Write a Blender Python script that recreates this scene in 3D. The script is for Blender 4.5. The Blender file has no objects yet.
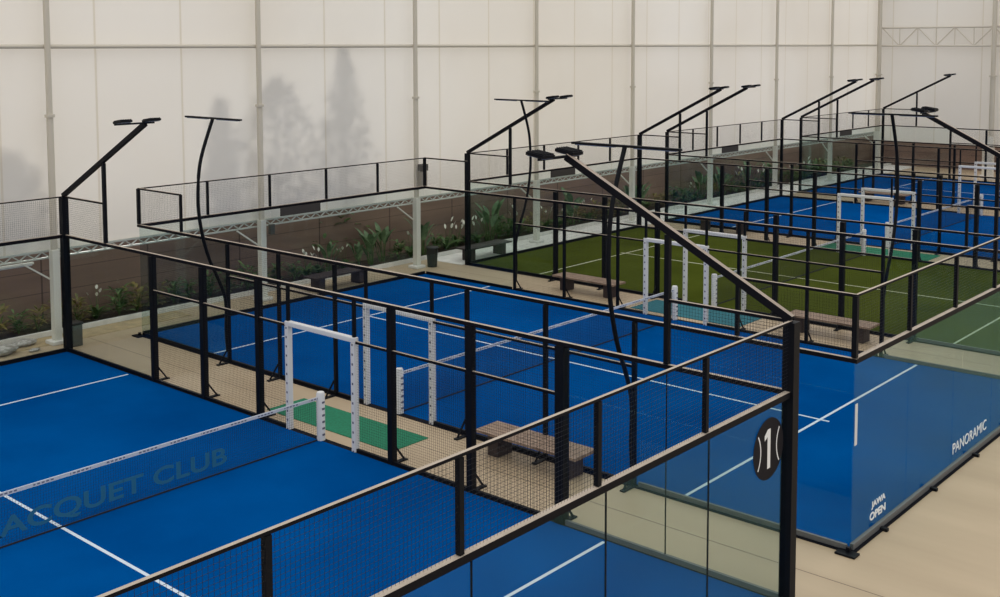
import bpy, math, random
from mathutils import Vector, Matrix
random.seed(7)
S = bpy.context.scene
COL = S.collection
W = 10.84          # width of a court
PITCH = 12.99      # from one court to the next
Y0 = [-10.84 + 0.0] + [2.11 + PITCH * i for i in range(4)]   # near side-line y of each court
GAPC = [1.05 + PITCH * i for i in range(4)]                   # middle of each aisle

# ------------------------------------------------------------------ materials
def mat(name, col, rough=.6, metal=0., spec=.5):
    m = bpy.data.materials.new(name); m.use_nodes = True
    b = m.node_tree.nodes['Principled BSDF']
    b.inputs['Base Color'].default_value = (*col, 1)
    b.inputs['Roughness'].default_value = rough
    b.inputs['Metallic'].default_value = metal
    b.inputs['Specular IOR Level'].default_value = spec
    return m
def noisy(m, scale, c1, c2, lo=.35, hi=.65, detail=4, bump=0., stretch=(1, 1, 1), bscale=None):
    nt = m.node_tree; N = nt.nodes; L = nt.links; b = N['Principled BSDF']
    tc = N.new('ShaderNodeTexCoord'); mp = N.new('ShaderNodeMapping'); mp.inputs['Scale'].default_value = stretch
    L.new(tc.outputs['Object'], mp.inputs['Vector'])
    t = N.new('ShaderNodeTexNoise'); t.inputs['Scale'].default_value = scale; t.inputs['Detail'].default_value = detail
    L.new(mp.outputs[0], t.inputs['Vector'])
    r = N.new('ShaderNodeValToRGB'); r.color_ramp.elements[0].position = lo; r.color_ramp.elements[1].position = hi
    r.color_ramp.elements[0].color = (*c1, 1); r.color_ramp.elements[1].color = (*c2, 1)
    L.new(t.outputs['Fac'], r.inputs['Fac']); L.new(r.outputs['Color'], b.inputs['Base Color'])
    if bump:
        t2 = N.new('ShaderNodeTexNoise'); t2.inputs['Scale'].default_value = bscale or scale * 6
        L.new(tc.outputs['Object'], t2.inputs['Vector'])
        bp = N.new('ShaderNodeBump'); bp.inputs['Strength'].default_value = bump; bp.inputs['Distance'].default_value = .01
        L.new(t2.outputs['Fac'], bp.inputs['Height']); L.new(bp.outputs['Normal'], b.inputs['Normal'])
    return r
M = {}
M['black'] = mat('black_powder_coat', (.004, .005, .008), .5, 0, .12)
# the same powder coat with overhead light painted pale on faces that look up
def painted_toplight(name, top_light, thr):
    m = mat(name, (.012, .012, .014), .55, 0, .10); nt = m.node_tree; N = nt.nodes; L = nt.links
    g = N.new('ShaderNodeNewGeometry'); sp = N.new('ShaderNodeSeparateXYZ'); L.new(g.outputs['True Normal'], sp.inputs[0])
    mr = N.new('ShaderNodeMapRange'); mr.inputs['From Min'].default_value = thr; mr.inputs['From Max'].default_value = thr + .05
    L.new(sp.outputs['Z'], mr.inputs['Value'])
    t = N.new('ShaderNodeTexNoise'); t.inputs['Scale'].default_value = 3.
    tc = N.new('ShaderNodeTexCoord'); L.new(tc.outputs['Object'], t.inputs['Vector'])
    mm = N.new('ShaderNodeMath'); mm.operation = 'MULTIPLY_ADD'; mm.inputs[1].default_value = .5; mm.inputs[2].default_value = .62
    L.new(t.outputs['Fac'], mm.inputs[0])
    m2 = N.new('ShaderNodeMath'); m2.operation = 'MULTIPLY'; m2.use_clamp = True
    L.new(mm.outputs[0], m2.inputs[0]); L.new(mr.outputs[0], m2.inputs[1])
    mx = N.new('ShaderNodeMixRGB'); mx.inputs[1].default_value = (.005, .005, .008, 1); mx.inputs[2].default_value = (*top_light, 1)
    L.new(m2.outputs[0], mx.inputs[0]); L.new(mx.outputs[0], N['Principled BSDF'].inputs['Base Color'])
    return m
M['rail'] = painted_toplight('black_rail_painted_toplight', (.48, .41, .34), .8)
M['arm'] = painted_toplight('black_arm_painted_toplight', (.36, .30, .25), .75)
M['wire'] = mat('black_wire', (.008, .010, .016), .5, 0, .2)
M['netcord'] = mat('black_net_cord', (.006, .009, .02), .8)
M['white'] = mat('white_pad', (.62, .63, .65), .6)
M['tape'] = mat('white_net_tape', (.50, .53, .60), .6)
M['whitepaint'] = mat('white_column_paint', (.72, .70, .63), .5)
M['tube'] = mat('cream_tube_paint', (.55, .51, .43), .5)
M['trimgrey'] = mat('grey_truss_paint', (.46, .48, .44), .5)
M['truss'] = mat('cream_truss_paint', (.62, .58, .51), .6)
M['line'] = mat('white_line_fibre', (.55, .63, .72), .9)
M['gline'] = mat('pale_line_fibre_on_green', (.50, .52, .38), .9)
M['print'] = mat('dark_print', (.10, .10, .15), .6)
M['text'] = mat('white_vinyl', (.75, .77, .80), .5)
M['nettext'] = mat('teal_net_print', (.008, .12, .235), .8)
M['badge'] = mat('black_vinyl', (.006, .006, .011), .5, 0, .1)
M['channel'] = mat('grey_glass_channel', (.10, .105, .11), .4)
M['signboard'] = mat('dark_signboard', (.03, .025, .022), .6)
M['benchwood'] = mat('bench_wood', (.25, .17, .12), .6)
noisy(M['benchwood'], 3, (.16, .105, .075), (.33, .235, .17), stretch=(1, 12, 1))
M['benchleg'] = mat('bench_block', (.035, .022, .022), .6)
M['plastic'] = mat('black_plastic', (.012, .014, .014), .4)
M['greybox'] = mat('grey_plastic', (.075, .072, .066), .6)
M['speaker'] = mat('beige_speaker', (.30, .28, .24), .6)
M['mat_green'] = mat('green_rubber_mat', (.004, .17, .085), .9)
noisy(M['mat_green'], 20, (.003, .145, .07), (.006, .19, .10))
M['mat_teal'] = mat('teal_rubber_mat', (.01, .13, .17), .9)
noisy(M['mat_teal'], 20, (.008, .11, .15), (.012, .15, .19))
for k, a, b in (('blue', (.0000, .049, .205), (.0002, .073, .280)), ('green', (.044, .058, .008), (.068, .086, .013))):
    M['turf_' + k] = mat('turf_' + k, a, .95, 0, .0)
    noisy(M['turf_' + k], .35, a, b, .3, .7, 6, .5, bscale=90)
M['turf_edge'] = mat('dark_turf_edge', (.005, .006, .010), .9, 0, .1)
M['leaf'] = mat('green_leaf', (.035, .085, .02), .5); noisy(M['leaf'], 4, (.03, .075, .018), (.11, .19, .05))
M['leaf2'] = mat('blue_green_leaf', (.05, .10, .05), .5); noisy(M['leaf2'], 4, (.05, .11, .05), (.16, .25, .12))
M['leaf3'] = mat('yellow_green_leaf', (.14, .13, .03), .5); noisy(M['leaf3'], 5, (.06, .08, .02), (.26, .20, .05))
M['bract'] = mat('white_bract', (.70, .70, .62), .6)
M['bark'] = mat('bark', (.08, .06, .04), .9)
M['soil'] = mat('soil', (.035, .026, .018), .95); noisy(M['soil'], 5, (.02, .016, .01), (.07, .05, .03))
M['stone'] = mat('pale_stone', (.35, .33, .30), .8); noisy(M['stone'], 3, (.22, .20, .17), (.50, .48, .45))
M['sand'] = mat('sandy_path', (.36, .27, .14), .9); noisy(M['sand'], 3, (.30, .23, .13), (.42, .32, .18))
M['concrete'] = mat('pale_concrete', (.50, .48, .45), .75); noisy(M['concrete'], 2, (.62, .60, .57), (.74, .72, .69))
def printed(m, tests, dark):
    """small printed marks: a chain of object-space tests multiplied into a mask"""
    nt = m.node_tree; N = nt.nodes; L = nt.links; b = N['Principled BSDF']; base = tuple(b.inputs['Base Color'].default_value)
    tc = N.new('ShaderNodeTexCoord'); sp = N.new('ShaderNodeSeparateXYZ'); L.new(tc.outputs['Object'], sp.inputs[0])
    mask = None
    for axis, op_chain in tests:
        v = sp.outputs[axis]
        for op, val in op_chain:
            n = N.new('ShaderNodeMath'); n.operation = op; L.new(v, n.inputs[0])
            if val is not None: n.inputs[1].default_value = val
            v = n.outputs[0]
        if mask is None: mask = v
        else:
            n = N.new('ShaderNodeMath'); n.operation = 'MULTIPLY'; L.new(mask, n.inputs[0]); L.new(v, n.inputs[1]); mask = n.outputs[0]
    mx = N.new('ShaderNodeMixRGB'); mx.inputs[1].default_value = base; mx.inputs[2].default_value = (*dark, 1)
    L.new(mask, mx.inputs[0]); L.new(mx.outputs[0], b.inputs['Base Color'])
M['pad'] = mat('white_pad_with_small_print', (.62, .63, .65), .6)
printed(M['pad'], [('Z', [('MODULO', .19), ('LESS_THAN', .045)]), ('X', [('ABSOLUTE', None), ('SUBTRACT', 1.), ('ABSOLUTE', None), ('LESS_THAN', .022)])], (.10, .10, .15))
printed(M['tape'], [('Z', [('SUBTRACT', .871), ('ABSOLUTE', None), ('LESS_THAN', .013)]), ('Y', [('MODULO', .62), ('LESS_THAN', .36)]), ('Y', [('MODULO', .075), ('LESS_THAN', .048)])], (.12, .13, .20))
M['ledglass'] = mat('floodlight_lens', (.10, .14, .25), .25)

def glass():
    m = bpy.data.materials.new('tempered_glass'); m.use_nodes = True; nt = m.node_tree; N = nt.nodes; L = nt.links; N.clear()
    o = N.new('ShaderNodeOutputMaterial'); mx = N.new('ShaderNodeMixShader'); f = N.new('ShaderNodeFresnel'); f.inputs[0].default_value = 1.45
    t = N.new('ShaderNodeBsdfTransparent'); t.inputs[0].default_value = (.955, .98, .972, 1)
    gm = N.new('ShaderNodeNewGeometry'); mr = N.new('ShaderNodeMapRange'); mr.inputs['To Min'].default_value = 1.45; mr.inputs['To Max'].default_value = 1 / 1.45
    L.new(gm.outputs['Backfacing'], mr.inputs['Value']); L.new(mr.outputs[0], f.inputs[0])   # air to glass on both faces
    g = N.new('ShaderNodeBsdfGlossy'); g.inputs['Roughness'].default_value = .02; g.inputs['Color'].default_value = (.18, .36, .36, 1)
    L.new(f.outputs[0], mx.inputs[0]); L.new(t.outputs[0], mx.inputs[1]); L.new(g.outputs[0], mx.inputs[2]); L.new(mx.outputs[0], o.inputs[0])
    return m
M['glass'] = glass()
def fabric():
    m = bpy.data.materials.new('tent_fabric'); m.use_nodes = True; nt = m.node_tree; N = nt.nodes; L = nt.links; N.clear()
    o = N.new('ShaderNodeOutputMaterial'); mx = N.new('ShaderNodeMixShader'); mx.inputs[0].default_value = .45
    d = N.new('ShaderNodeBsdfDiffuse'); t = N.new('ShaderNodeBsdfTranslucent')
    g = N.new('ShaderNodeTexCoord'); sp = N.new('ShaderNodeSeparateXYZ'); L.new(g.outputs['Object'], sp.inputs[0])
    ad = N.new('ShaderNodeMath'); ad.operation = 'ADD'; L.new(sp.outputs['X'], ad.inputs[0]); L.new(sp.outputs['Y'], ad.inputs[1])
    a2 = N.new('ShaderNodeMath'); a2.operation = 'ADD'; a2.inputs[1].default_value = 80.01 - 1.71 + 1.3 + 1.33; L.new(ad.outputs[0], a2.inputs[0])
    md = N.new('ShaderNodeMath'); md.operation = 'MODULO'; md.inputs[1].default_value = 2.667; L.new(a2.outputs[0], md.inputs[0])
    sb = N.new('ShaderNodeMath'); sb.operation = 'SUBTRACT'; sb.inputs[1].default_value = 1.333; L.new(md.outputs[0], sb.inputs[0])
    ab = N.new('ShaderNodeMath'); ab.operation = 'ABSOLUTE'; L.new(sb.outputs[0], ab.inputs[0])
    lt = N.new('ShaderNodeMath'); lt.operation = 'LESS_THAN'; lt.inputs[1].default_value = .03; L.new(ab.outputs[0], lt.inputs[0])
    n = N.new('ShaderNodeTexNoise'); n.inputs['Scale'].default_value = .12; n.inputs['Detail'].default_value = 3
    L.new(g.outputs['Object'], n.inputs['Vector'])
    r = N.new('ShaderNodeValToRGB'); r.color_ramp.elements[0].position = .35; r.color_ramp.elements[1].position = .65
    r.color_ramp.elements[0].color = (.80, .775, .735, 1); r.color_ramp.elements[1].color = (.83, .815, .79, 1)
    L.new(n.outputs['Fac'], r.inputs['Fac'])
    c = N.new('ShaderNodeMixRGB'); c.blend_type = 'MULTIPLY'; c.inputs[2].default_value = (.90, .88, .83, 1)
    L.new(lt.outputs[0], c.inputs[0]); L.new(r.outputs[0], c.inputs[1])
    L.new(c.outputs[0], d.inputs[0]); L.new(c.outputs[0], t.inputs[0])
    # soft wrinkles of the hanging cloth
    mp = N.new('ShaderNodeMapping'); mp.inputs['Scale'].default_value = (.5, .5, .12); L.new(g.outputs['Object'], mp.inputs[0])
    wn = N.new('ShaderNodeTexNoise'); wn.inputs['Scale'].default_value = 1.2; wn.inputs['Detail'].default_value = 2; L.new(mp.outputs[0], wn.inputs['Vector'])
    bp = N.new('ShaderNodeBump'); bp.inputs['Strength'].default_value = .25; bp.inputs['Distance'].default_value = .25; L.new(wn.outputs['Fac'], bp.inputs['Height'])
    L.new(bp.outputs[0], d.inputs['Normal'])
    L.new(d.outputs[0], mx.inputs[1]); L.new(t.outputs[0], mx.inputs[2]); L.new(mx.outputs[0], o.inputs[0])
    return m
M['fabric'] = fabric()
def seams(m, c, axis, period, offset, width, dark):
    """thin joints at world position offset + k*period along an axis, on top of the colour socket c"""
    nt = m.node_tree; N = nt.nodes; L = nt.links; b = N['Principled BSDF']
    g = N.new('ShaderNodeNewGeometry'); sp = N.new('ShaderNodeSeparateXYZ'); L.new(g.outputs['Position'], sp.inputs[0])
    a = N.new('ShaderNodeMath'); a.operation = 'ADD'; a.inputs[1].default_value = period * 20 - offset + period / 2; L.new(sp.outputs[axis], a.inputs[0])
    md = N.new('ShaderNodeMath'); md.operation = 'MODULO'; md.inputs[1].default_value = period; L.new(a.outputs[0], md.inputs[0])
    sb = N.new('ShaderNodeMath'); sb.operation = 'SUBTRACT'; sb.inputs[1].default_value = period / 2; L.new(md.outputs[0], sb.inputs[0])
    ab = N.new('ShaderNodeMath'); ab.operation = 'ABSOLUTE'; L.new(sb.outputs[0], ab.inputs[0])
    lt = N.new('ShaderNodeMath'); lt.operation = 'LESS_THAN'; lt.inputs[1].default_value = width / 2; L.new(ab.outputs[0], lt.inputs[0])
    mx = N.new('ShaderNodeMixRGB'); mx.blend_type = 'MULTIPLY'; mx.inputs[2].default_value = (*dark, 1)
    L.new(lt.outputs[0], mx.inputs[0]); L.new(c, mx.inputs[1]); L.new(mx.outputs[0], b.inputs['Base Color'])
    return mx.outputs[0]
M['floor'] = mat('beige_screed', (.42, .33, .24), .45, 0, .4)
_c = noisy(M['floor'], .8, (.40, .31, .205), (.47, .37, .25), .3, .7, 6, .1, (.25, 1.6, 1)).outputs[0]
_c = seams(M['floor'], _c, 'Y', 12.99, 1.05, .022, (.35, .33, .32))
M['brown'] = mat('brown_wall_boards', (.11, .07, .055), .6)
_c = noisy(M['brown'], .6, (.16, .105, .085), (.25, .165, .13), .3, .7, 5, .15, (1, .3, 2.5)).outputs[0]
_c = seams(M['brown'], _c, 'Z', .62, .30, .02, (.5, .5, .5))
seams(M['brown'], _c, 'Y', 3.33, .9, .05, (.45, .42, .4))

# ------------------------------------------------------------------ mesh building
class MB:
    def __init__(s): s.v = []; s.f = []; s.sm = []
    def add(s, vs, fs, smooth=False):
        n = len(s.v); s.v += [tuple(p) for p in vs]; s.f += [tuple(i + n for i in f) for f in fs]; s.sm += [smooth] * len(fs)
        return s
    def box(s, x0, x1, y0, y1, z0, z1):
        vs = [(x, y, z) for z in (z0, z1) for y in (y0, y1) for x in (x0, x1)]
        return s.add(vs, [(0, 2, 3, 1), (4, 5, 7, 6), (0, 1, 5, 4), (2, 6, 7, 3), (0, 4, 6, 2), (1, 3, 7, 5)])
    def bar(s, a, b, w, h, up=(0, 0, 1)):
        a = Vector(a); b = Vector(b); d = (b - a).normalized(); up = Vector(up)
        if abs(d.dot(up)) > .99: up = Vector((1, 0, 0))
        r = d.cross(up).normalized(); u = r.cross(d)
        vs = []
        for p in (a, b):
            for i, j in ((-1, -1), (1, -1), (1, 1), (-1, 1)): vs.append(p + r * i * w / 2 + u * j * h / 2)
        return s.add(vs, [(3, 2, 1, 0), (4, 5, 6, 7), (0, 1, 5, 4), (1, 2, 6, 5), (2, 3, 7, 6), (3, 0, 4, 7)])
    def tube(s, pts, rad, n=10, cap=True):
        pts = [Vector(p) for p in pts]; rings = []; up = Vector((0.13, 0.31, 1)).normalized()
        for i, p in enumerate(pts):
            d = (pts[min(i + 1, len(pts) - 1)] - pts[max(i - 1, 0)]).normalized()
            u0 = up if abs(d.dot(up)) < .97 else Vector((1, 0, 0))
            r = d.cross(u0).normalized(); u = r.cross(d); R = rad[i] if isinstance(rad, (list, tuple)) else rad
            rings.append([p + (r * math.cos(2 * math.pi * k / n) + u * math.sin(2 * math.pi * k / n)) * R for k in range(n)])
        vs = [q for r_ in rings for q in r_]; fs = []
        for i in range(len(pts) - 1):
            for k in range(n):
                k2 = (k + 1) % n; fs.append((i * n + k, i * n + k2, (i + 1) * n + k2, (i + 1) * n + k))
        s.add(vs, fs, True)
        if cap: s.add(rings[0], [tuple(range(n))][::1]); s.add(rings[-1], [tuple(range(n))[::-1]])
        return s
    def build(s, name, m, parent=None, bevel=0):
        me = bpy.data.meshes.new(name); me.from_pydata(s.v, [], s.f); me.update()
        me.polygons.foreach_set('use_smooth', s.sm); me.materials.append(m)
        o = bpy.data.objects.new(name, me); COL.objects.link(o)
        if parent: o.parent = parent
        if bevel:
            b = o.modifiers.new('bevel', 'BEVEL'); b.width = bevel; b.segments = 2; b.limit_method = 'ANGLE'
        return o
def empty(name, loc=(0, 0, 0), rz=0):
    o = bpy.data.objects.new(name, None); COL.objects.link(o); o.location = loc; o.rotation_euler = (0, 0, rz); return o
def tag(o, label, cat, group=None, kind=None):
    o['label'] = label; o['category'] = cat
    if group: o['group'] = group
    if kind: o['kind'] = kind
    return o
def structure(o): o['kind'] = 'structure'; return o
def kids(o): return [c for c in bpy.data.objects if c.parent == o]
def copy_tree(o, parent=None, _k={}):
    c = o.copy(); COL.objects.link(c); c.parent = parent
    for ch in kids(o): copy_tree(ch, c)
    return c
def text(body, name, m, parent, size, origin, xdir, ydir, extrude=.003, width=None, bold=0.):
    """letters as a thin mesh: origin = lower left corner; xdir reading direction, ydir up"""
    cu = bpy.data.curves.new('t', 'FONT'); cu.body = body; cu.size = size; cu.extrude = extrude; cu.offset = bold
    t = bpy.data.objects.new('t', cu); COL.objects.link(t)
    bpy.context.view_layer.update()
    me = bpy.data.meshes.new_from_object(t.evaluated_get(bpy.context.evaluated_depsgraph_get()))
    bpy.data.objects.remove(t)
    xs = [v.co.x for v in me.vertices]; ys = [v.co.y for v in me.vertices]
    x0, x1, y0, y1 = min(xs), max(xs), min(ys), max(ys)
    sx = (width / (x1 - x0)) if width else 1; sy = size / (y1 - y0)
    X = Vector(xdir); Y = Vector(ydir); Z = X.cross(Y); O = Vector(origin)
    for v in me.vertices:
        c = v.co.copy(); v.co = O + X * (c.x - x0) * sx + Y * (c.y - y0) * sy + Z * c.z
    me.materials.clear(); me.materials.append(m); me.name = name
    o = bpy.data.objects.new(name, me); COL.objects.link(o); o.parent = parent
    return o

# ------------------------------------------------------------------ the courts
PLACE = ['front blue court with the number 1 sign', 'second blue court with clear glass corners', 'green court',
         'blue court next beyond the green court', 'farthest blue court']
COLR = ['blue', 'blue', 'green', 'blue', 'blue']

def turf(i):
    y0 = Y0[i]; t = empty('court_turf', (10, y0 + W / 2, 0))
    def w(mb): # to local
        mb.v = [(x - 10, y - y0 - W / 2, z) for x, y, z in mb.v]; return mb
    tag(t, '%s artificial turf carpet of the %s' % (COLR[i], PLACE[i].replace('blue court', 'court').replace('green court', 'middle court')), 'court turf')
    w(MB().box(.06, 19.94, y0 + .06, y0 + W - .06, .0, .02)).build('turf_carpet', M['turf_' + COLR[i]], t)
    e = MB()
    e.box(-.08, 20.08, y0 - .08, y0 + .06, 0, .016); e.box(-.08, 20.08, y0 + W - .06, y0 + W + .08, 0, .016)
    e.box(-.08, .06, y0 + .06, y0 + W - .06, 0, .016); e.box(19.94, 20.08, y0 + .06, y0 + W - .06, 0, .016)
    w(e).build('edge_strip', M['turf_edge'], t)
    lm = M['gline'] if i == 2 else M['line']
    for x in (3.05, 16.95): w(MB().box(x - .03, x + .03, y0 + .12, y0 + W - .12, .02, .024)).build('service_line', lm, t)
    w(MB().box(2.85, 3.02, y0 + W / 2 - .03, y0 + W / 2 + .03, .02, .024).box(3.08, 16.92, y0 + W / 2 - .03, y0 + W / 2 + .03, .02, .024)
      .box(16.98, 17.15, y0 + W / 2 - .03, y0 + W / 2 + .03, .02, .024)).build('centre_line', lm, t)

_wire = {}
def wires(L, H, axis, wt=.0024, pitch=.05):
    """welded wire panel, real wires; local origin lower corner; axis 'x' or 'y'"""
    key = (round(L, 3), round(H, 3), axis, wt)
    if key in _wire: return _wire[key]
    b = MB(); n = max(1, round(L / pitch)); k = max(1, round(H / pitch)); h = wt / 2
    for i in range(1, n):
        p = L * i / n
        if axis == 'x': b.box(p - h, p + h, -h, h, 0, H)
        else: b.box(-h, h, p - h, p + h, 0, H)
    for i in range(1, k):
        z = H * i / k
        if axis == 'x': b.box(0, L, h, 3 * h, z - h, z + h)
        else: b.box(h, 3 * h, 0, L, z - h, z + h)
    me = bpy.data.meshes.new('mesh_panel'); me.from_pydata(b.v, [], b.f); me.materials.append(M['wire'])
    _wire[key] = me; return me
def mesh_panel(p, L, H, axis, parent, wt=.0024, pitch=.05):
    if parent.get('fine'): wt = .0019
    o = bpy.data.objects.new('mesh_panel', wires(L, H, axis, wt, pitch)); COL.objects.link(o); o.location = p; o.parent = parent; return o

def cage(i):
    y0 = Y0[i]; c = empty('court_enclosure', (0, 0, 0))
    tag(c, ['black steel and glass cage around the front court, number 1 sign on its glass',
            'cage of the second blue court with clear glass corners and lettering on its end glass',
            'black fence and glass cage around the green court',
            'black fence cage around the blue court next beyond the green court',
            'black fence cage around the farthest blue court by the end wall'][i], 'court cage')
    pano = (i == 1)
    if i: c['fine'] = 1
    pw = .075 if pano else (.125 if i < 3 else .10)
    rh = .085 if i in (0, 1) else .07
    sr = .035 if i < 2 else .028
    K = M['black']
    ys = [y0, y0 + W]
    def post(x, y, z0, z1, w, d=None, name='fence_post'):
        d = d or w; return MB().box(x - w / 2, x + w / 2, y - d / 2, y + d / 2, z0, z1).build(name, K, c)
    for s, y in enumerate(ys):
        out = -1 if s == 0 else 1
        for x in (0, 20):
            if pano: post(x, y, 3.05, 4.0, .08, name='corner_post')
            else: post(x, y, 0, 4.0, (.17, 0, .15, .12, .12)[i], name='corner_post')
        for x in (4, 6, 8, 12, 14, 16):
            big = .17 if (x == 16 and i == 0) else pw
            yy = y + out * .02
            post(x, yy, 0, 2.96, big)
            f = MB(); f.bar((x + .0, yy + out * .06, .35), (x, yy + out * .30, .03), .03, .03, (1, 0, 0)); f.box(x - .05, x + .05, yy + out * .05 if out > 0 else yy - .36, yy + .36 if out > 0 else yy - .05, 0, .025)
            f.build('brace_foot', K, c)
        for x in (9, 11):
            post(x, y, 0, 2.96, .06, name='gate_post')
        if pano:
            for x in (2, 18): post(x, y, 3.05, 4.0, .06, name='short_post')
        # rails
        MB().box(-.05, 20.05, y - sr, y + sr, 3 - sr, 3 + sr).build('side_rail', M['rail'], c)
        for a, b_ in ((4, 9), (11, 16)):
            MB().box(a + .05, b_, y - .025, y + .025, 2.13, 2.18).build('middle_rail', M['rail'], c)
        MB().box(9.03, 10.97, y - .025, y + .025, 2.16, 2.20).build('gate_lintel', K, c)
        for a, b_ in ((0, 2), (18, 20)):
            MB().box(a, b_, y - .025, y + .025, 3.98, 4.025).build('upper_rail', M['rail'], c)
            mesh_panel((a + .03, y, 3.05), 1.94, .93, 'x', c)
        for a, b_ in ((4, 6), (6, 8), (8, 9), (11, 12), (12, 14), (14, 16)):
            mesh_panel((a + .05, y, .04), b_ - a - .1, 2.9, 'x', c)
        mesh_panel((9.03, y, 2.26), 1.94, .69, 'x', c)
        # base: dark kerb under fence, grey channel under glass
        MB().box(4.05, 8.97, y - .03, y + .03, .02, .08).box(11.03, 15.92, y - .03, y + .03, .02, .08).build('base_rail', K, c)
        for a in (0, 2, 16, 18):
            g = MB().box(a + .01, a + 1.99, y - .006, y + .006, .06, 2.955).build('glass_panel', M['glass'], c)
        if i == 0: MB().box(17.993, 18.007, y - .009, y + .009, .10, 2.955).build('glass_joint', M['black'], c)
        for a, b_ in ((.06, 3.9), (16.1, 19.94)):
            MB().box(a, b_, y - .025, y + .025, .02, .10).build('glass_channel', M['black'] if a < 5 else M['channel'], c)
    # ends
    n = 5; st = W / n
    for e, x in enumerate((0, 20)):
        out = -1 if e == 0 else 1
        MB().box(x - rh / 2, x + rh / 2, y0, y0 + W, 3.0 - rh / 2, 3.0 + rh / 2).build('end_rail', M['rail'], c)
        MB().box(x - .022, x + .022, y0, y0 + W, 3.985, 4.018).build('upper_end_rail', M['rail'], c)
        MB().box(x - .03, x + .03, y0 + .04, y0 + W - .04, .02, .11).build('glass_channel', M['channel'] if e else M['black'], c)
        cuts = [y0 + st * k for k in range(n + 1)]
        if i == 0 and e == 1: cuts = [y0, y0 + W - 8.86, y0 + W - 6.66, y0 + W - 4.49, y0 + W - 2.26, y0 + W]
        for k in range(1, n): post(x, cuts[k], 3.05, 3.98, .062, name='short_post')
        for k in range(n):
            mesh_panel((x, cuts[k] + .03, 3.05), cuts[k + 1] - cuts[k] - .06, .92, 'y', c)
            gp = MB().box(x - .006, x + .006, y0 + st * k + .01, y0 + st * (k + 1) - .01, .06, 2.95).build('glass_panel', M['glass'], c)
            MB().box(x + .03 if out > 0 else x - .15, x + .15 if out > 0 else x - .03, y0 + st * k + st / 2 - .04, y0 + st * k + st / 2 + .04, .0, .05).build('base_clamp', K, c)
            if i == 0 and e == 1 and k:
                MB().box(x - .009, x + .009, y0 + st * k - .007, y0 + st * k + .007, .11, 2.95).build('glass_joint', M['black'], c)
            if i == 0 and e == 1 and k == n - 1: badge(gp)
            if i == 1 and e == 1:
                if k == 0:
                    text('JAWA', 'upper_lettering', M['text'], gp, .13, (20.008, 2.86, .42), (0, 1, 0), (0, 0, 1), width=.55, bold=.004)
                    text('OPEN', 'lower_lettering', M['text'], gp, .13, (20.008, 2.80, .25), (0, 1, 0), (0, 0, 1), width=.62, bold=.004)
                    MB().box(20.007, 20.012, 2.15, 2.24, 1.66, 2.31).build('white_strip', M['white'], gp)
                if k == 2: text('PANORAMIC', 'long_lettering', M['text'], gp, .20, (20.008, 6.50, .30), (0, 1, 0), (0, 0, 1), width=1.85)
        if pano:
            MB().box(x - .16, x + .16, y0 - .22, y0 - .02, 0, .03).box(x - .03, x + .03, y0 - .10, y0 - .04, .03, .10).build('corner_foot', K, c)
    # signboard hung below the far end rail
    ym = y0 + W / 2
    MB().box(.06, .10, ym - .76, ym + .76, 2.72, 2.97).build('signboard', M['signboard'], c)
    return c

def badge(gp):
    """round black sticker with a white 1 and the two curved seams of a ball"""
    yc, zc, R = -.63, 2.39, .42
    b = MB(); n = 40
    f = [(20.008, yc + R * math.cos(2 * math.pi * k / n), zc + R * math.sin(2 * math.pi * k / n)) for k in range(n)]
    g = [(20.012, y, z) for _, y, z in f]
    b.add(f, [tuple(range(n))[::-1]]); b.add(g, [tuple(range(n))])
    b.add(f + g, [(k, (k + 1) % n, n + (k + 1) % n, n + k) for k in range(n)])
    o = b.build('number_sign', M['badge'], gp); o['label'] = 'round black sign with a white number 1 and curved ball seams'
    s = MB()
    for sg in (-1, 1):
        pts = []
        for k in range(15):
            a = -.62 + 1.24 * k / 14
            pts.append((yc + sg * (.62 - .40 * math.cos(a)), zc + .40 * math.sin(a) * 1.0))
        for (y1, z1), (y2, z2) in zip(pts, pts[1:]):
            s.bar((20.0135, y1, z1), (20.0135, y2, z2), .022, .002, (1, 0, 0))
    # numeral
    s.box(20.0125, 20.0145, yc - .035, yc + .045, zc - .27, zc + .27)
    s.add([(20.0145, yc - .035, zc + .27), (20.0145, yc - .12, zc + .20), (20.0145, yc - .12, zc + .13), (20.0145, yc - .035, zc + .17)], [(0, 1, 2, 3)])
    s.build('number_one_print', M['text'], gp)

for i in range(5): turf(i); cage(i)

# ------------------------------------------------------------------ nets
def make_net():
    t = empty('padel_net', (10, 0, 0))
    MB().box(-.012, .012, .1, W - .1, .84, .90).build('tape', M['tape'], t)
    b = MB(); h = .0013; L = W - .24
    n = int(L / .045)
    for i in range(n + 1): p = .12 + L * i / n; b.box(-h, h, p - h, p + h, .03, .84)
    for k in range(18): z = .03 + .81 * k / 17; b.box(-h, h, .12, .12 + L, z - h, z + h)
    b.box(-.006, .006, .12, W - .12, .022, .05)  # bottom cord thickened into a dark band for the shadow line there
    b.build('net_mesh', M['netcord'], t)
    for y in (.02, W - .02):
        p = MB().tube([(0, y, 0.02), (0, y, .95), (0, y, .985)], [.085, .085, .07], 14).build('net_post', M['white'], t)
        q = MB()
        for k in range(6): q.box(.075, .09, y - .03, y + .03, .12 + .13 * k, .16 + .13 * k)
        q.build('post_print', M['print'], p)
    return t
n0 = make_net(); n0.location = (10, Y0[0], 0)
NETL = ['white-taped net with large club lettering across the front blue court', 'white-taped net across the second blue court with clear glass corners',
        'white-taped net across the green court', 'net across the blue court next beyond the green court', 'net across the farthest blue court']
nets = [n0]
for i in range(1, 5):
    c = copy_tree(n0); c.location = (10, Y0[i], 0); nets.append(c)
for i, o in enumerate(nets): tag(o, NETL[i], 'net', 'nets across the courts')
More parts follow.
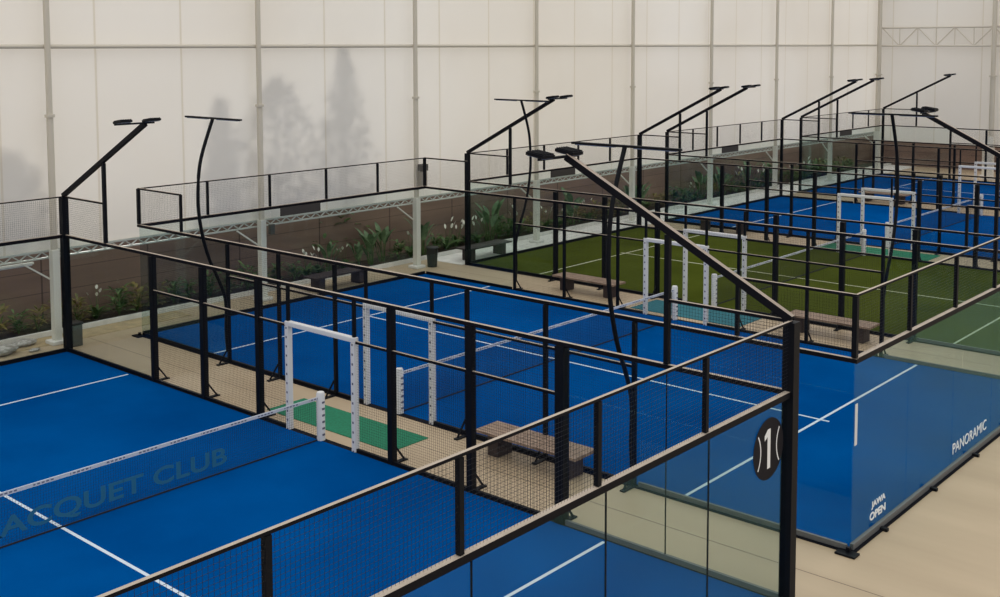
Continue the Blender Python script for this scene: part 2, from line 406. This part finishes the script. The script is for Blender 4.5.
text('RACQUET CLUB', 'net_lettering', M['nettext'], nets[0], .37, (.006, 4.08, .13), (0, 1, 0), (0, 0, 1), .001, width=4.52, bold=.008)
nets[0]['group'] = 'nets across the courts'

# ------------------------------------------------------------------ padded frames round the gates
def make_frame():
    t = empty('padded_gate_frame', (0, 0, 0))
    for x in (-1, 1):
        MB().box(x - .055, x + .055, -.06, .06, .0, 2.15).build('side_pad', M['pad'], t, .015)
    MB().box(-1.055, 1.055, -.06, .06, 2.15, 2.25).build('top_pad', M['white'], t, .015)
    return t
fr = make_frame(); first = True
FL = [(0, 0., 'right side of the front blue court'), (1, Y0[1], 'near side of the second blue court'), (2, Y0[1] + W, 'far side of the second blue court'),
      (3, Y0[2], 'near side of the green court'), (4, Y0[2] + W, 'far side of the green court'), (5, Y0[3], 'near side of the blue court beyond the green one'),
      (6, Y0[3] + W, 'far side of the blue court beyond the green one'), (7, Y0[4], 'near side of the farthest blue court')]
for k, y, l in FL:
    o = fr if k == 0 else copy_tree(fr)
    o.location = (10, y, .0)
    tag(o, 'white padded gate frame, ' + l, 'gate frame', 'white padded gate frames')

# ------------------------------------------------------------------ floodlights
def head(parent, x, y, z, tilt):
    h = MB(); a = math.radians(tilt)
    def P(u, v, w): return (x + u * math.cos(a) + w * math.sin(a), y + v, z - u * math.sin(a) + w * math.cos(a))
    vs = [P(u, v, w) for w in (-.025, .025) for v in (-.14, .14) for u in (-.18, .18)]
    h.add(vs, [(0, 2, 3, 1), (4, 5, 7, 6), (0, 1, 5, 4), (2, 6, 7, 3), (0, 4, 6, 2), (1, 3, 7, 5)])
    for k in range(5):
        v = -.12 + .06 * k; a1 = P(-.165, v, .035); b1 = P(.165, v, .035); h.bar(a1, b1, .012, .02)
    o = h.build('floodlight_head', M['black'], parent)
    g = MB(); vs = [P(u, v, w) for w in (-.038, -.031) for v in (-.12, .12) for u in (-.16, .16)]
    g.add(vs, [(0, 2, 3, 1), (4, 5, 7, 6), (0, 1, 5, 4), (2, 6, 7, 3), (0, 4, 6, 2), (1, 3, 7, 5)]).build('lens', M['ledglass'], o)
def make_arm(s, inner):
    """s = +1 leans towards +x from a far corner, -1 from a near corner; origin on the corner at floor level"""
    t = empty('floodlight_arm')
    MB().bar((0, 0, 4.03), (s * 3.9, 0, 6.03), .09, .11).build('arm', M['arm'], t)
    MB().box(s * 2 - .04, s * 2 + .04, -.04, .04, 3.04, 4.99).build('strut', M['black'], t)
    MB().box(s * 3.86 - .025, s * 3.86 + .025, min(-.25 * inner, .75 * inner), max(-.25 * inner, .75 * inner), 6.02, 6.06).build('crossbar', M['black'], t)
    for y in (-.13 * inner, .60 * inner): head(t, s * 3.95, y, 6.10, -s * 8)
    return t
far_r = make_arm(1, -1); far_l = make_arm(1, 1); near_r = make_arm(-1, -1); near_l = make_arm(-1, 1)
A = [(far_r, 0, 0., 'straight floodlight arm rising from the far corner of the front court'),
     (far_l, 0, Y0[2], 'straight floodlight arm on the far near-side corner of the green court'),
     (far_r, 0, Y0[2] + W, 'floodlight arm on the far corner of the green court, beside the next blue court'),
     (far_l, 0, Y0[3], 'floodlight arm on the far corner of the blue court, just beyond the green one'),
     (far_r, 0, Y0[3] + W, 'left one of the paired floodlight arms beside the farthest court'),
     (far_l, 0, Y0[4], 'right one of the paired floodlight arms beside the farthest court'),
     (far_r, 0, Y0[4] + W, 'most distant floodlight arm, at the end wall'),
     (near_r, 20, 0., 'large floodlight arm sloping from the corner post by the number 1 sign'),
     (near_l, 20, Y0[2], 'large floodlight arm over the green court entering from the right edge')]
used = set()
for src, x, y, l in A:
    o = copy_tree(src) if src.name in used else src
    used.add(src.name); o.location = (x, y, 0); tag(o, l, 'floodlight', 'floodlight arms on the court corners')
def make_mast(s):
    """bowed mast on a side fence; bows towards s*y"""
    t = empty('curved_floodlight_mast')
    prof = [(.0, .3), (.03, .8), (.03, 1.57), (.24, 2.16), (.44, 2.58), (.60, 3.07), (.71, 3.6), (.75, 4.13), (.70, 4.85), (.56, 5.37), (.29, 6.05)]
    pts = []
    for i in range(len(prof) - 1):       # Catmull-Rom
        p0 = prof[max(i - 1, 0)]; p1 = prof[i]; p2 = prof[i + 1]; p3 = prof[min(i + 2, len(prof) - 1)]
        for k in range(4):
            u = k / 4; f = lambda a, b, c, d: .5 * (2 * b + (c - a) * u + (2 * a - 5 * b + 4 * c - d) * u * u + (3 * b - a - 3 * c + d) * u ** 3)
            pts.append((0, s * (f(*[q[0] for q in (p0, p1, p2, p3)]) + .07), f(*[q[1] for q in (p0, p1, p2, p3)])))
    pts.append((0, s * (.29 + .07), 6.05))
    MB().tube(pts, .042, 10).build('mast', M['black'], t)
    MB().box(-1.12, 1.12, s * .36 - .04, s * .36 + .04, 6.05, 6.09).build('crossbar', M['black'], t)
    l = MB()
    for k in (-1, 1): l.box(k * .62 - .42, k * .62 + .42, s * .36 - .035, s * .36 + .035, 6.036, 6.049)
    l.build('light_strip', M['ledglass'], t)
    return t
for s, y, nm in ((-1, Y0[1], 'front side'), (1, Y0[1] + W, 'green court side')):
    m = make_mast(s)
    for x, w in ((4, 'far end'), (16, 'near end')):
        o = m if x == 4 else copy_tree(m)
        o.location = (x, y, 0)
        tag(o, 'bowed black floodlight mast with a crossbar, second blue court, %s, %s' % (nm, w), 'floodlight mast', 'bowed floodlight masts')

# ------------------------------------------------------------------ mats, benches, bins
def gmat(x0, x1, y0, y1, m, l):
    o = MB().box(x0, x1, y0, y1, 0.001, .014).build('floor_mat', m, None); o.location = (0, 0, 0)
    tag(o, l, 'mat', 'mats in the aisles')
gmat(7.65, 11.52, .45, 1.46, M['mat_green'], 'green mat on the beige aisle beside the front court gate')
gmat(8.2, 11.8, 13.35, 14.75, M['mat_teal'], 'teal mat in the aisle between second blue court and green court')
gmat(8.0, 12.2, 26.4, 27.7, M['mat_green'], 'green mat in the aisle just beyond the green court')
def make_bench():
    t = empty('bench')
    top = MB()
    for k in range(3): top.box(-1.2, 1.2, -.33 + k * .223, -.33 + k * .223 + .214, .43, .48)
    top.build('seat', M['benchwood'], t)
    for x in (-.85, .85):
        MB().box(x - .13, x + .13, -.22, .22, 0, .42).build('leg', M['benchleg'], t, .02)
    return t
be = make_bench()
BL = [(14.0, 1.76, 0, 'wooden bench in the front aisle behind the front court fence'),
      (6.05, 14.15, 0, 'wooden bench at the far end of the aisle before the green court'),
      (14.15, 14.15, 0, 'wooden bench at the near end of the aisle before the green court'),
      (3.25, 27.4, 0, 'bench in the aisle between the green court and the next blue court'),
      (4.9, 40.3, 0, 'bench in the aisle before the farthest blue court'),
      (-.55, 16.6, math.pi / 2, 'dark bench behind the far glass of the green court'),
      (-.75, 9.7, math.pi / 2, 'dark bench behind the far glass of the second blue court')]
for k, (x, y, r, l) in enumerate(BL):
    o = be if k == 0 else copy_tree(be)
    o.location = (x, y, 0); o.rotation_euler.z = r; tag(o, l, 'bench', 'benches between the courts')
    if k >= 5:
        for ch in kids(o):
            if ch.name.startswith('seat'): ch.data = ch.data.copy(); ch.data.materials[0] = M['benchleg']
b = empty('waste_bin', (-.75, 14.05, 0)); tag(b, 'black waste bin on the floor beside the white column behind the courts', 'bin')
MB().tube([(0, 0, 0), (0, 0, .66)], [.17, .21], 20).build('bin_body', M['plastic'], b)
MB().tube([(0, 0, .66), (0, 0, .70), (0, 0, .72)], [.225, .225, .17], 20).build('bin_rim', M['plastic'], b)
b = empty('storage_bin', (-.42, .42, 0)); tag(b, 'small grey box bin behind the far corner post of the front court', 'bin')
MB().box(-.14, .14, -.14, .14, 0, .56).build('bin_body', M['greybox'], b, .02)
MB().box(-.16, .16, -.16, .16, .562, .63).build('lid', M['plastic'], b, .015)

# ------------------------------------------------------------------ setting
structure(MB().box(-12, 60, -40, 70, -.2, 0).build('floor', M['floor']))
FX = -1.3
structure(MB().box(FX - .02, FX, -40, 54.2, 2.46, 14).build('wall_back', M['fabric']))
structure(MB().box(FX, 45, 54.2, 54.22, 1.9, 14).build('wall_end', M['fabric']))
structure(MB().box(-3.25, -3.1, -40, 58, 0, 2.9).build('wall_boarded', M['brown']))
structure(MB().box(-3.1, 45, 58, 58.15, 0, 2.9).build('wall_boarded_end', M['brown']))
structure(MB().box(-3.09, -1.95, -40, 57.9, .001, .10).build('floor_planting_bed', M['soil']))
structure(MB().box(-1.93, -1.83, -40, 57.9, .001, .14).build('trim_1', M['concrete']))
structure(MB().box(-1.82, -.12, 14.9, 57.8, .0005, .012).build('floor_concrete_path', M['concrete']))
structure(MB().box(-1.82, -.95, -1.2, 4.3, .0005, .012).build('floor_sandy_path', M['sand']))
tr = MB()
for z, q in ((2.26, .02), (2.44, .025)): tr.box(FX + .02, FX + .09, -40, 54.1, z - q, z + q)
y = -40.; k = 0
while y < 54:
    tr.bar((FX + .06, y, 2.28 if k % 2 else 2.42), (FX + .06, y + .2, 2.42 if k % 2 else 2.28), .03, .03, (1, 0, 0)); y += .2; k += 1
structure(tr.build('trim_2', M['trimgrey']))
structure(MB().tube([(-1.12, -40, 7.80), (-1.12, 54, 7.80)], .055, 10).build('trim_3', M['tube']))
tt = MB()
for z in (7.76, 8.86): tt.tube([(-1, 53.9, z), (12.2, 53.9, z)], .06, 8)
for k in range(12):
    x = -1 + k * 1.1
    tt.tube([(x, 53.9, 7.76 if k % 2 else 8.86), (x + 1.1, 53.9, 8.86 if k % 2 else 7.76)], .035, 6)
    tt.tube([(x + 1.1, 53.9, 7.76), (x + 1.1, 53.9, 8.86)], .03, 6)
structure(tt.build('trim_4', M['truss']))

# columns
def make_column():
    t = empty('tent_column')
    MB().box(-.10, .10, -.10, .10, .1, 2.5).build('square_post', M['whitepaint'], t, .01)
    MB().box(-.22, .22, -.22, .22, 0, .1).build('footing', M['concrete'], t, .02)
    MB().tube([(0, 0, 2.5), (0, 0, 6.0)], .088, 14).tube([(0, 0, 6.0), (0, 0, 13.5)], .078, 14).build('tube', M['tube'], t)
    MB().tube([(0, 0, 5.97), (0, 0, 6.04)], .13, 14).build('flange', M['tube'], t)
    MB().bar((-.08, -.1, 1.72), (-.08, -.85, 2.24), .04, .06, (1, 0, 0)).build('brace', M['whitepaint'], t)
    return t
col = make_column()
CL = ['behind the far corner of the front court', 'behind the middle of the second blue court', 'beside the black waste bin', 'behind the middle of the green court',
      'at the corner between green court and next blue court', 'behind the middle of the blue court beyond the green one', 'behind the far corner of the blue court beyond the green',
      'behind the middle of the farthest blue court', 'at the corner where the two fabric walls meet']
for k in range(9):
    o = col if k == 0 else copy_tree(col)
    o.location = (-1.0, .22 + 6.66 * k, 0)
    if k == 8: o.scale = (1.7, 1.7, 1)
    tag(o, 'white steel column of the tent wall ' + CL[k], 'column', 'columns of the tent wall')
o = copy_tree(col); o.location = (5.7, 53.7, 0); o.scale = (1.7, 1.7, 1); tag(o, 'thick column of the end wall at the right edge', 'column', 'columns of the tent wall')
o = copy_tree(col); o.location = (5.0, 54.8, 0); o.scale = (1, 1, 1)
for ch in kids(o):
    if ch.name.startswith(('tube', 'flange', 'brace')): bpy.data.objects.remove(ch)
o.name = 'short_post'; tag(o, 'short white post under the end wall fabric, far right', 'post')
b = empty('loudspeaker', (-.80, 13.60, 2.85)); tag(b, 'beige loudspeaker fixed on the white column beside the black bin', 'loudspeaker')
MB().box(-.04, .16, -.13, .13, 0, .58).build('speaker_body', M['speaker'], b, .02); MB().box(-.04, .18, -.16, .16, .6, .84).build('speaker_horn', M['greybox'], b, .02)
b = MB().box(-.86, -.74, 7.02, 7.18, 2.05, 2.35).build('junction_box', M['greybox']); tag(b, 'dark junction box on the column behind the second blue court', 'electrical box')
b = empty('strip_light', (-1.12, -.9, 2.18)); tag(b, 'white strip light under the beam behind the front court', 'light')
MB().box(-.05, .05, -.6, .6, 0, .05).build('tube_housing', M['whitepaint'], b); MB().tube([(0, -.57, -.025), (0, .57, -.025)], .02, 8).build('lamp_tube', M['white'], b)

# ------------------------------------------------------------------ plants
def leaf(b, base, az, L, w, rise, droop, seg=6):
    """arching blade"""
    d = Vector((math.cos(az), math.sin(az), 0)); r = Vector((-math.sin(az), math.cos(az), 0)); P_ = Vector(base); vs = []
    for k in range(seg + 1):
        t = k / seg; ang = rise - droop * t
        wd = w * math.sin(math.pi * min(1, .08 + .92 * t)) ** .8 * (1 if t < 1 else 0)
        vs += [P_ + r * wd / 2, P_ - Vector((0, 0, wd * .12)), P_ - r * wd / 2]
        P_ = P_ + (d * math.cos(ang) + Vector((0, 0, 1)) * math.sin(ang)) * L / seg
    fs = []
    for k in range(seg):
        a = k * 3; fs += [(a, a + 1, a + 4, a + 3), (a + 1, a + 2, a + 5, a + 4)]
    b.add(vs, fs, True)
def bush(kind, seed):
    rnd = random.Random(seed); t = empty({'big': 'bird_of_paradise_plant', 'lily': 'white_lily_plant', 'low': 'leafy_shrub', 'croton': 'yellow_leaved_shrub'}[kind])
    b = MB(); st = MB(); fl = MB()
    if kind == 'big':
        for k in range(11):
            az = rnd.uniform(0, 6.28); h = rnd.uniform(.35, .85); rr = rnd.uniform(.02, .14); base = (rr * math.cos(az), rr * math.sin(az), 0)
            tip = (base[0] * 2.2, base[1] * 2.2, h); st.tube([base, tip], [.014, .009], 5); leaf(b, tip, az, rnd.uniform(.45, .75), rnd.uniform(.16, .24), 1.35, 1.0)
    elif kind == 'lily':
        for k in range(26):
            az = rnd.uniform(0, 6.28); leaf(b, (.05 * math.cos(az), .05 * math.sin(az), rnd.uniform(0, .15)), az, rnd.uniform(.35, .65), rnd.uniform(.09, .15), rnd.uniform(.8, 1.35), 1.3)
        for k in range(4):
            az = rnd.uniform(0, 6.28); h = rnd.uniform(.65, 1.0); r_ = rnd.uniform(.08, .3); tip = (r_ * math.cos(az), r_ * math.sin(az), h)
            st.tube([(0, 0, .1), tip], [.008, .005], 5); leaf(fl, tip, az, rnd.uniform(.13, .2), rnd.uniform(.07, .11), 1.3, .6)
    else:
        for k in range(60):
            az = rnd.uniform(0, 6.28); h = rnd.uniform(.1, .75); r_ = rnd.uniform(0, .25)
            leaf(b, (r_ * math.cos(az), r_ * math.sin(az), h), az + rnd.uniform(-.6, .6), rnd.uniform(.18, .34), rnd.uniform(.07, .12), rnd.uniform(.1, 1.1), 1.0, 4)
        for k in range(7):
            az = rnd.uniform(0, 6.28); st.tube([(0, 0, 0), (.2 * math.cos(az), .2 * math.sin(az), .6)], [.012, .006], 5)
    b.build('leaves', {'big': M['leaf2'], 'lily': M['leaf'], 'low': M['leaf'], 'croton': M['leaf3']}[kind], t)
    st.build('stems', M['leaf'], t)
    if fl.v: fl.build('white_flowers', M['bract'], t)
    return t
protos = {k: [bush(k, 11 * j + len(k)) for j in range(2)] for k in ('big', 'lily', 'low', 'croton')}
free = {id(p): p for v in protos.values() for p in v}
WORDS = {'big': 'tall broad-leaved plant', 'lily': 'plant with white flowers', 'low': 'low leafy green shrub', 'croton': 'yellow-green leafed shrub'}
BAYS = [(-99, .3, 'in the bed before the column nearest the left edge'), (.3, 6.9, 'in the bed behind the aisle next to the front court'), (6.9, 13.6, 'in the bed behind the second blue court'),
        (13.6, 20.3, 'in the bed behind the near half of the green court'), (20.3, 27., 'in the bed behind the far half of the green court'), (27., 33.6, 'behind the start of the blue court after the green'),
        (33.6, 40.3, 'behind the end of the blue court after the green'), (40.3, 99, 'in the bed behind the farthest blue court')]
rnd = random.Random(5); y = -5.2
while y < 53:
    if y < .2: kind = rnd.choice(['low', 'croton', 'low', 'lily', 'big'])
    elif y < 4.5: kind = rnd.choice(['croton', 'low', 'croton', 'lily'])
    elif y < 9: kind = rnd.choice(['low', 'low', 'big'])
    elif y < 14: kind = rnd.choice(['lily', 'low', 'big', 'lily'])
    elif y < 30: kind = rnd.choice(['big', 'lily', 'low', 'big', 'croton'])
    else: kind = rnd.choice(['low', 'low', 'croton', 'lily', 'big'])
    p = rnd.choice(protos[kind])
    if id(p) in free: o = p; del free[id(p)]
    else: o = copy_tree(p)
    o.location = (rnd.uniform(-2.45, -2.2), y, .09); o.rotation_euler.z = rnd.uniform(0, 6.28); s = rnd.uniform(.75, 1.1) * (1.1 if y > 14 else 1); o.scale = (s, s, s)
    bay = [q for q in BAYS if q[0] <= y < q[1]][0]
    tag(o, WORDS[kind] + ' ' + bay[2], 'plant', WORDS[kind] + 's ' + bay[2])
    y += rnd.uniform(.5, .72) * (1 if y < 30 else 1.2)
for p in free.values():
    for ch in kids(p): bpy.data.objects.remove(ch)
    bpy.data.objects.remove(p)
# pale stones on the ground behind the front court
rnd = random.Random(9)
def stone(seed):
    r_ = random.Random(seed); b = MB(); n, m = 8, 5; vs = []; fs = []
    for j in range(m + 1):
        for k in range(n):
            th = math.pi * j / m; ph = 2 * math.pi * k / n; q = r_.uniform(.85, 1.12)
            vs.append((math.sin(th) * math.cos(ph) * q, math.sin(th) * math.sin(ph) * q, math.cos(th) * .5 * q + .4))
    for j in range(m):
        for k in range(n): fs.append((j * n + k, j * n + (k + 1) % n, (j + 1) * n + (k + 1) % n, (j + 1) * n + k))
    b.add(vs, fs, True); return b.build('stone', M['stone'])
for k, (x, y, s, l) in enumerate([(-1.05, -1.3, .38, 'brownish flat stone behind the front court, largest of the stones'), (-1.4, -.5, .27, 'pale stone nearest the foot of the first white column'),
                               (-1.3, -2.2, .22, 'small pale stone at the left edge behind the front court'), (-.7, -.55, .12, 'small stone close to the far glass of the front court')]):
    o = stone(k); o.location = (x, y, .0); o.scale = (s, s * 1.3, s * .7); tag(o, l, 'stone')

# ------------------------------------------------------------------ trees outside, their shade falls on the fabric
ELEV = math.radians(20)
def tree(y, x, ztop, width, zlow, pointed, seed, l):
    r_ = random.Random(seed); t = empty('garden_tree', (x, y, 0)); tag(t, l, 'tree')
    MB().tube([(0, 0, 0), (0, 0, ztop * .5), (.05, .03, ztop * .9)], [.14, .09, .03], 8).build('trunk', M['bark'], t)
    b = MB()
    for k in range(1500):
        u = r_.random(); z = zlow + (ztop - zlow) * u
        R = width * ((1 - u) ** .8 if pointed else math.sqrt(max(0, 1 - (2 * u - 1) ** 2)) * (1 + .25 * math.sin(9 * u + seed))) + .05
        az = r_.uniform(0, 6.28); q = R * math.sqrt(r_.random())
        leaf(b, (q * math.cos(az) * .6, q * math.sin(az), z), r_.uniform(0, 6.28), r_.uniform(.25, .45), r_.uniform(.10, .2), r_.uniform(-.5, 1), .8, 3)
    b.build('foliage', M['leaf'], t)
dz = math.tan(ELEV) * 2.8
tree(11.3 + .35, -4.1, 7.6 + dz, 2.3, .6, True, 1, 'pointed conifer outside, casting the tall shade on the fabric wall')
tree(7.7 + 1.15, -4.1, 6.7 + dz, 1.8, .8, False, 2, 'rounded tree outside, casting the wide shade on the fabric wall')
tree(5.6 + 1.15, -4.1, 6.1 + dz, 1.3, 1.0, True, 3, 'small pointed tree outside, casting shade behind the first bowed mast')
tree(-.8 + 1.15, -4.1, 4.9 + dz, 1.3, 1.0, False, 4, 'low tree outside, casting faint shade at the left edge')

# ------------------------------------------------------------------ light
w = bpy.data.worlds.new('World'); S.world = w; w.use_nodes = True
bg = w.node_tree.nodes['Background']; NW = w.node_tree.nodes; LW = w.node_tree.links
tcw = NW.new('ShaderNodeTexCoord'); spw = NW.new('ShaderNodeSeparateXYZ'); LW.new(tcw.outputs['Generated'], spw.inputs[0])
rw = NW.new('ShaderNodeValToRGB'); rw.color_ramp.elements[0].position = 0.; rw.color_ramp.elements[0].color = (.50, .49, .475, 1)
rw.color_ramp.elements[1].position = .8; rw.color_ramp.elements[1].color = (1, .98, .95, 1)
LW.new(spw.outputs['Z'], rw.inputs['Fac']); LW.new(rw.outputs['Color'], bg.inputs[0])
bg.inputs[1].default_value = 1.25
sl = bpy.data.lights.new('sun', 'SUN'); so = bpy.data.objects.new('sun', sl); COL.objects.link(so)
sl.energy = 3.3; sl.angle = math.radians(5); sl.color = (1, .96, .89)
so.rotation_euler = Vector((math.cos(ELEV), -.38, -math.sin(ELEV))).to_track_quat('-Z', 'Y').to_euler()

# ------------------------------------------------------------------ camera
f, yaw, pitch, roll, cx, cy, cz = 1124.23711, 2.28786, -0.07759, -0.00243, 26.96026, -14.05981, 7.76899
fw = Vector((math.cos(pitch) * math.cos(yaw), math.cos(pitch) * math.sin(yaw), math.sin(pitch)))
r = Vector((math.sin(yaw), -math.cos(yaw), 0)); u = r.cross(fw)
r2 = r * math.cos(roll) + u * math.sin(roll); u2 = -r * math.sin(roll) + u * math.cos(roll)
cd = bpy.data.cameras.new('camera'); co = bpy.data.objects.new('camera', cd); COL.objects.link(co)
co.matrix_world = Matrix(((r2.x, u2.x, -fw.x, cx), (r2.y, u2.y, -fw.y, cy), (r2.z, u2.z, -fw.z, cz), (0, 0, 0, 1)))
cd.sensor_width = 36; cd.lens = f * 36 / 1000; cd.shift_y = -.16442; cd.clip_end = 500
S.camera = co
S.view_settings.view_transform = 'Standard'; S.view_settings.look = 'None'; S.view_settings.gamma = 1; S.view_settings.exposure = .13
S.view_settings.use_curve_mapping = False
S.cycles.transparent_max_bounces = 48
S.cycles.max_bounces = 8
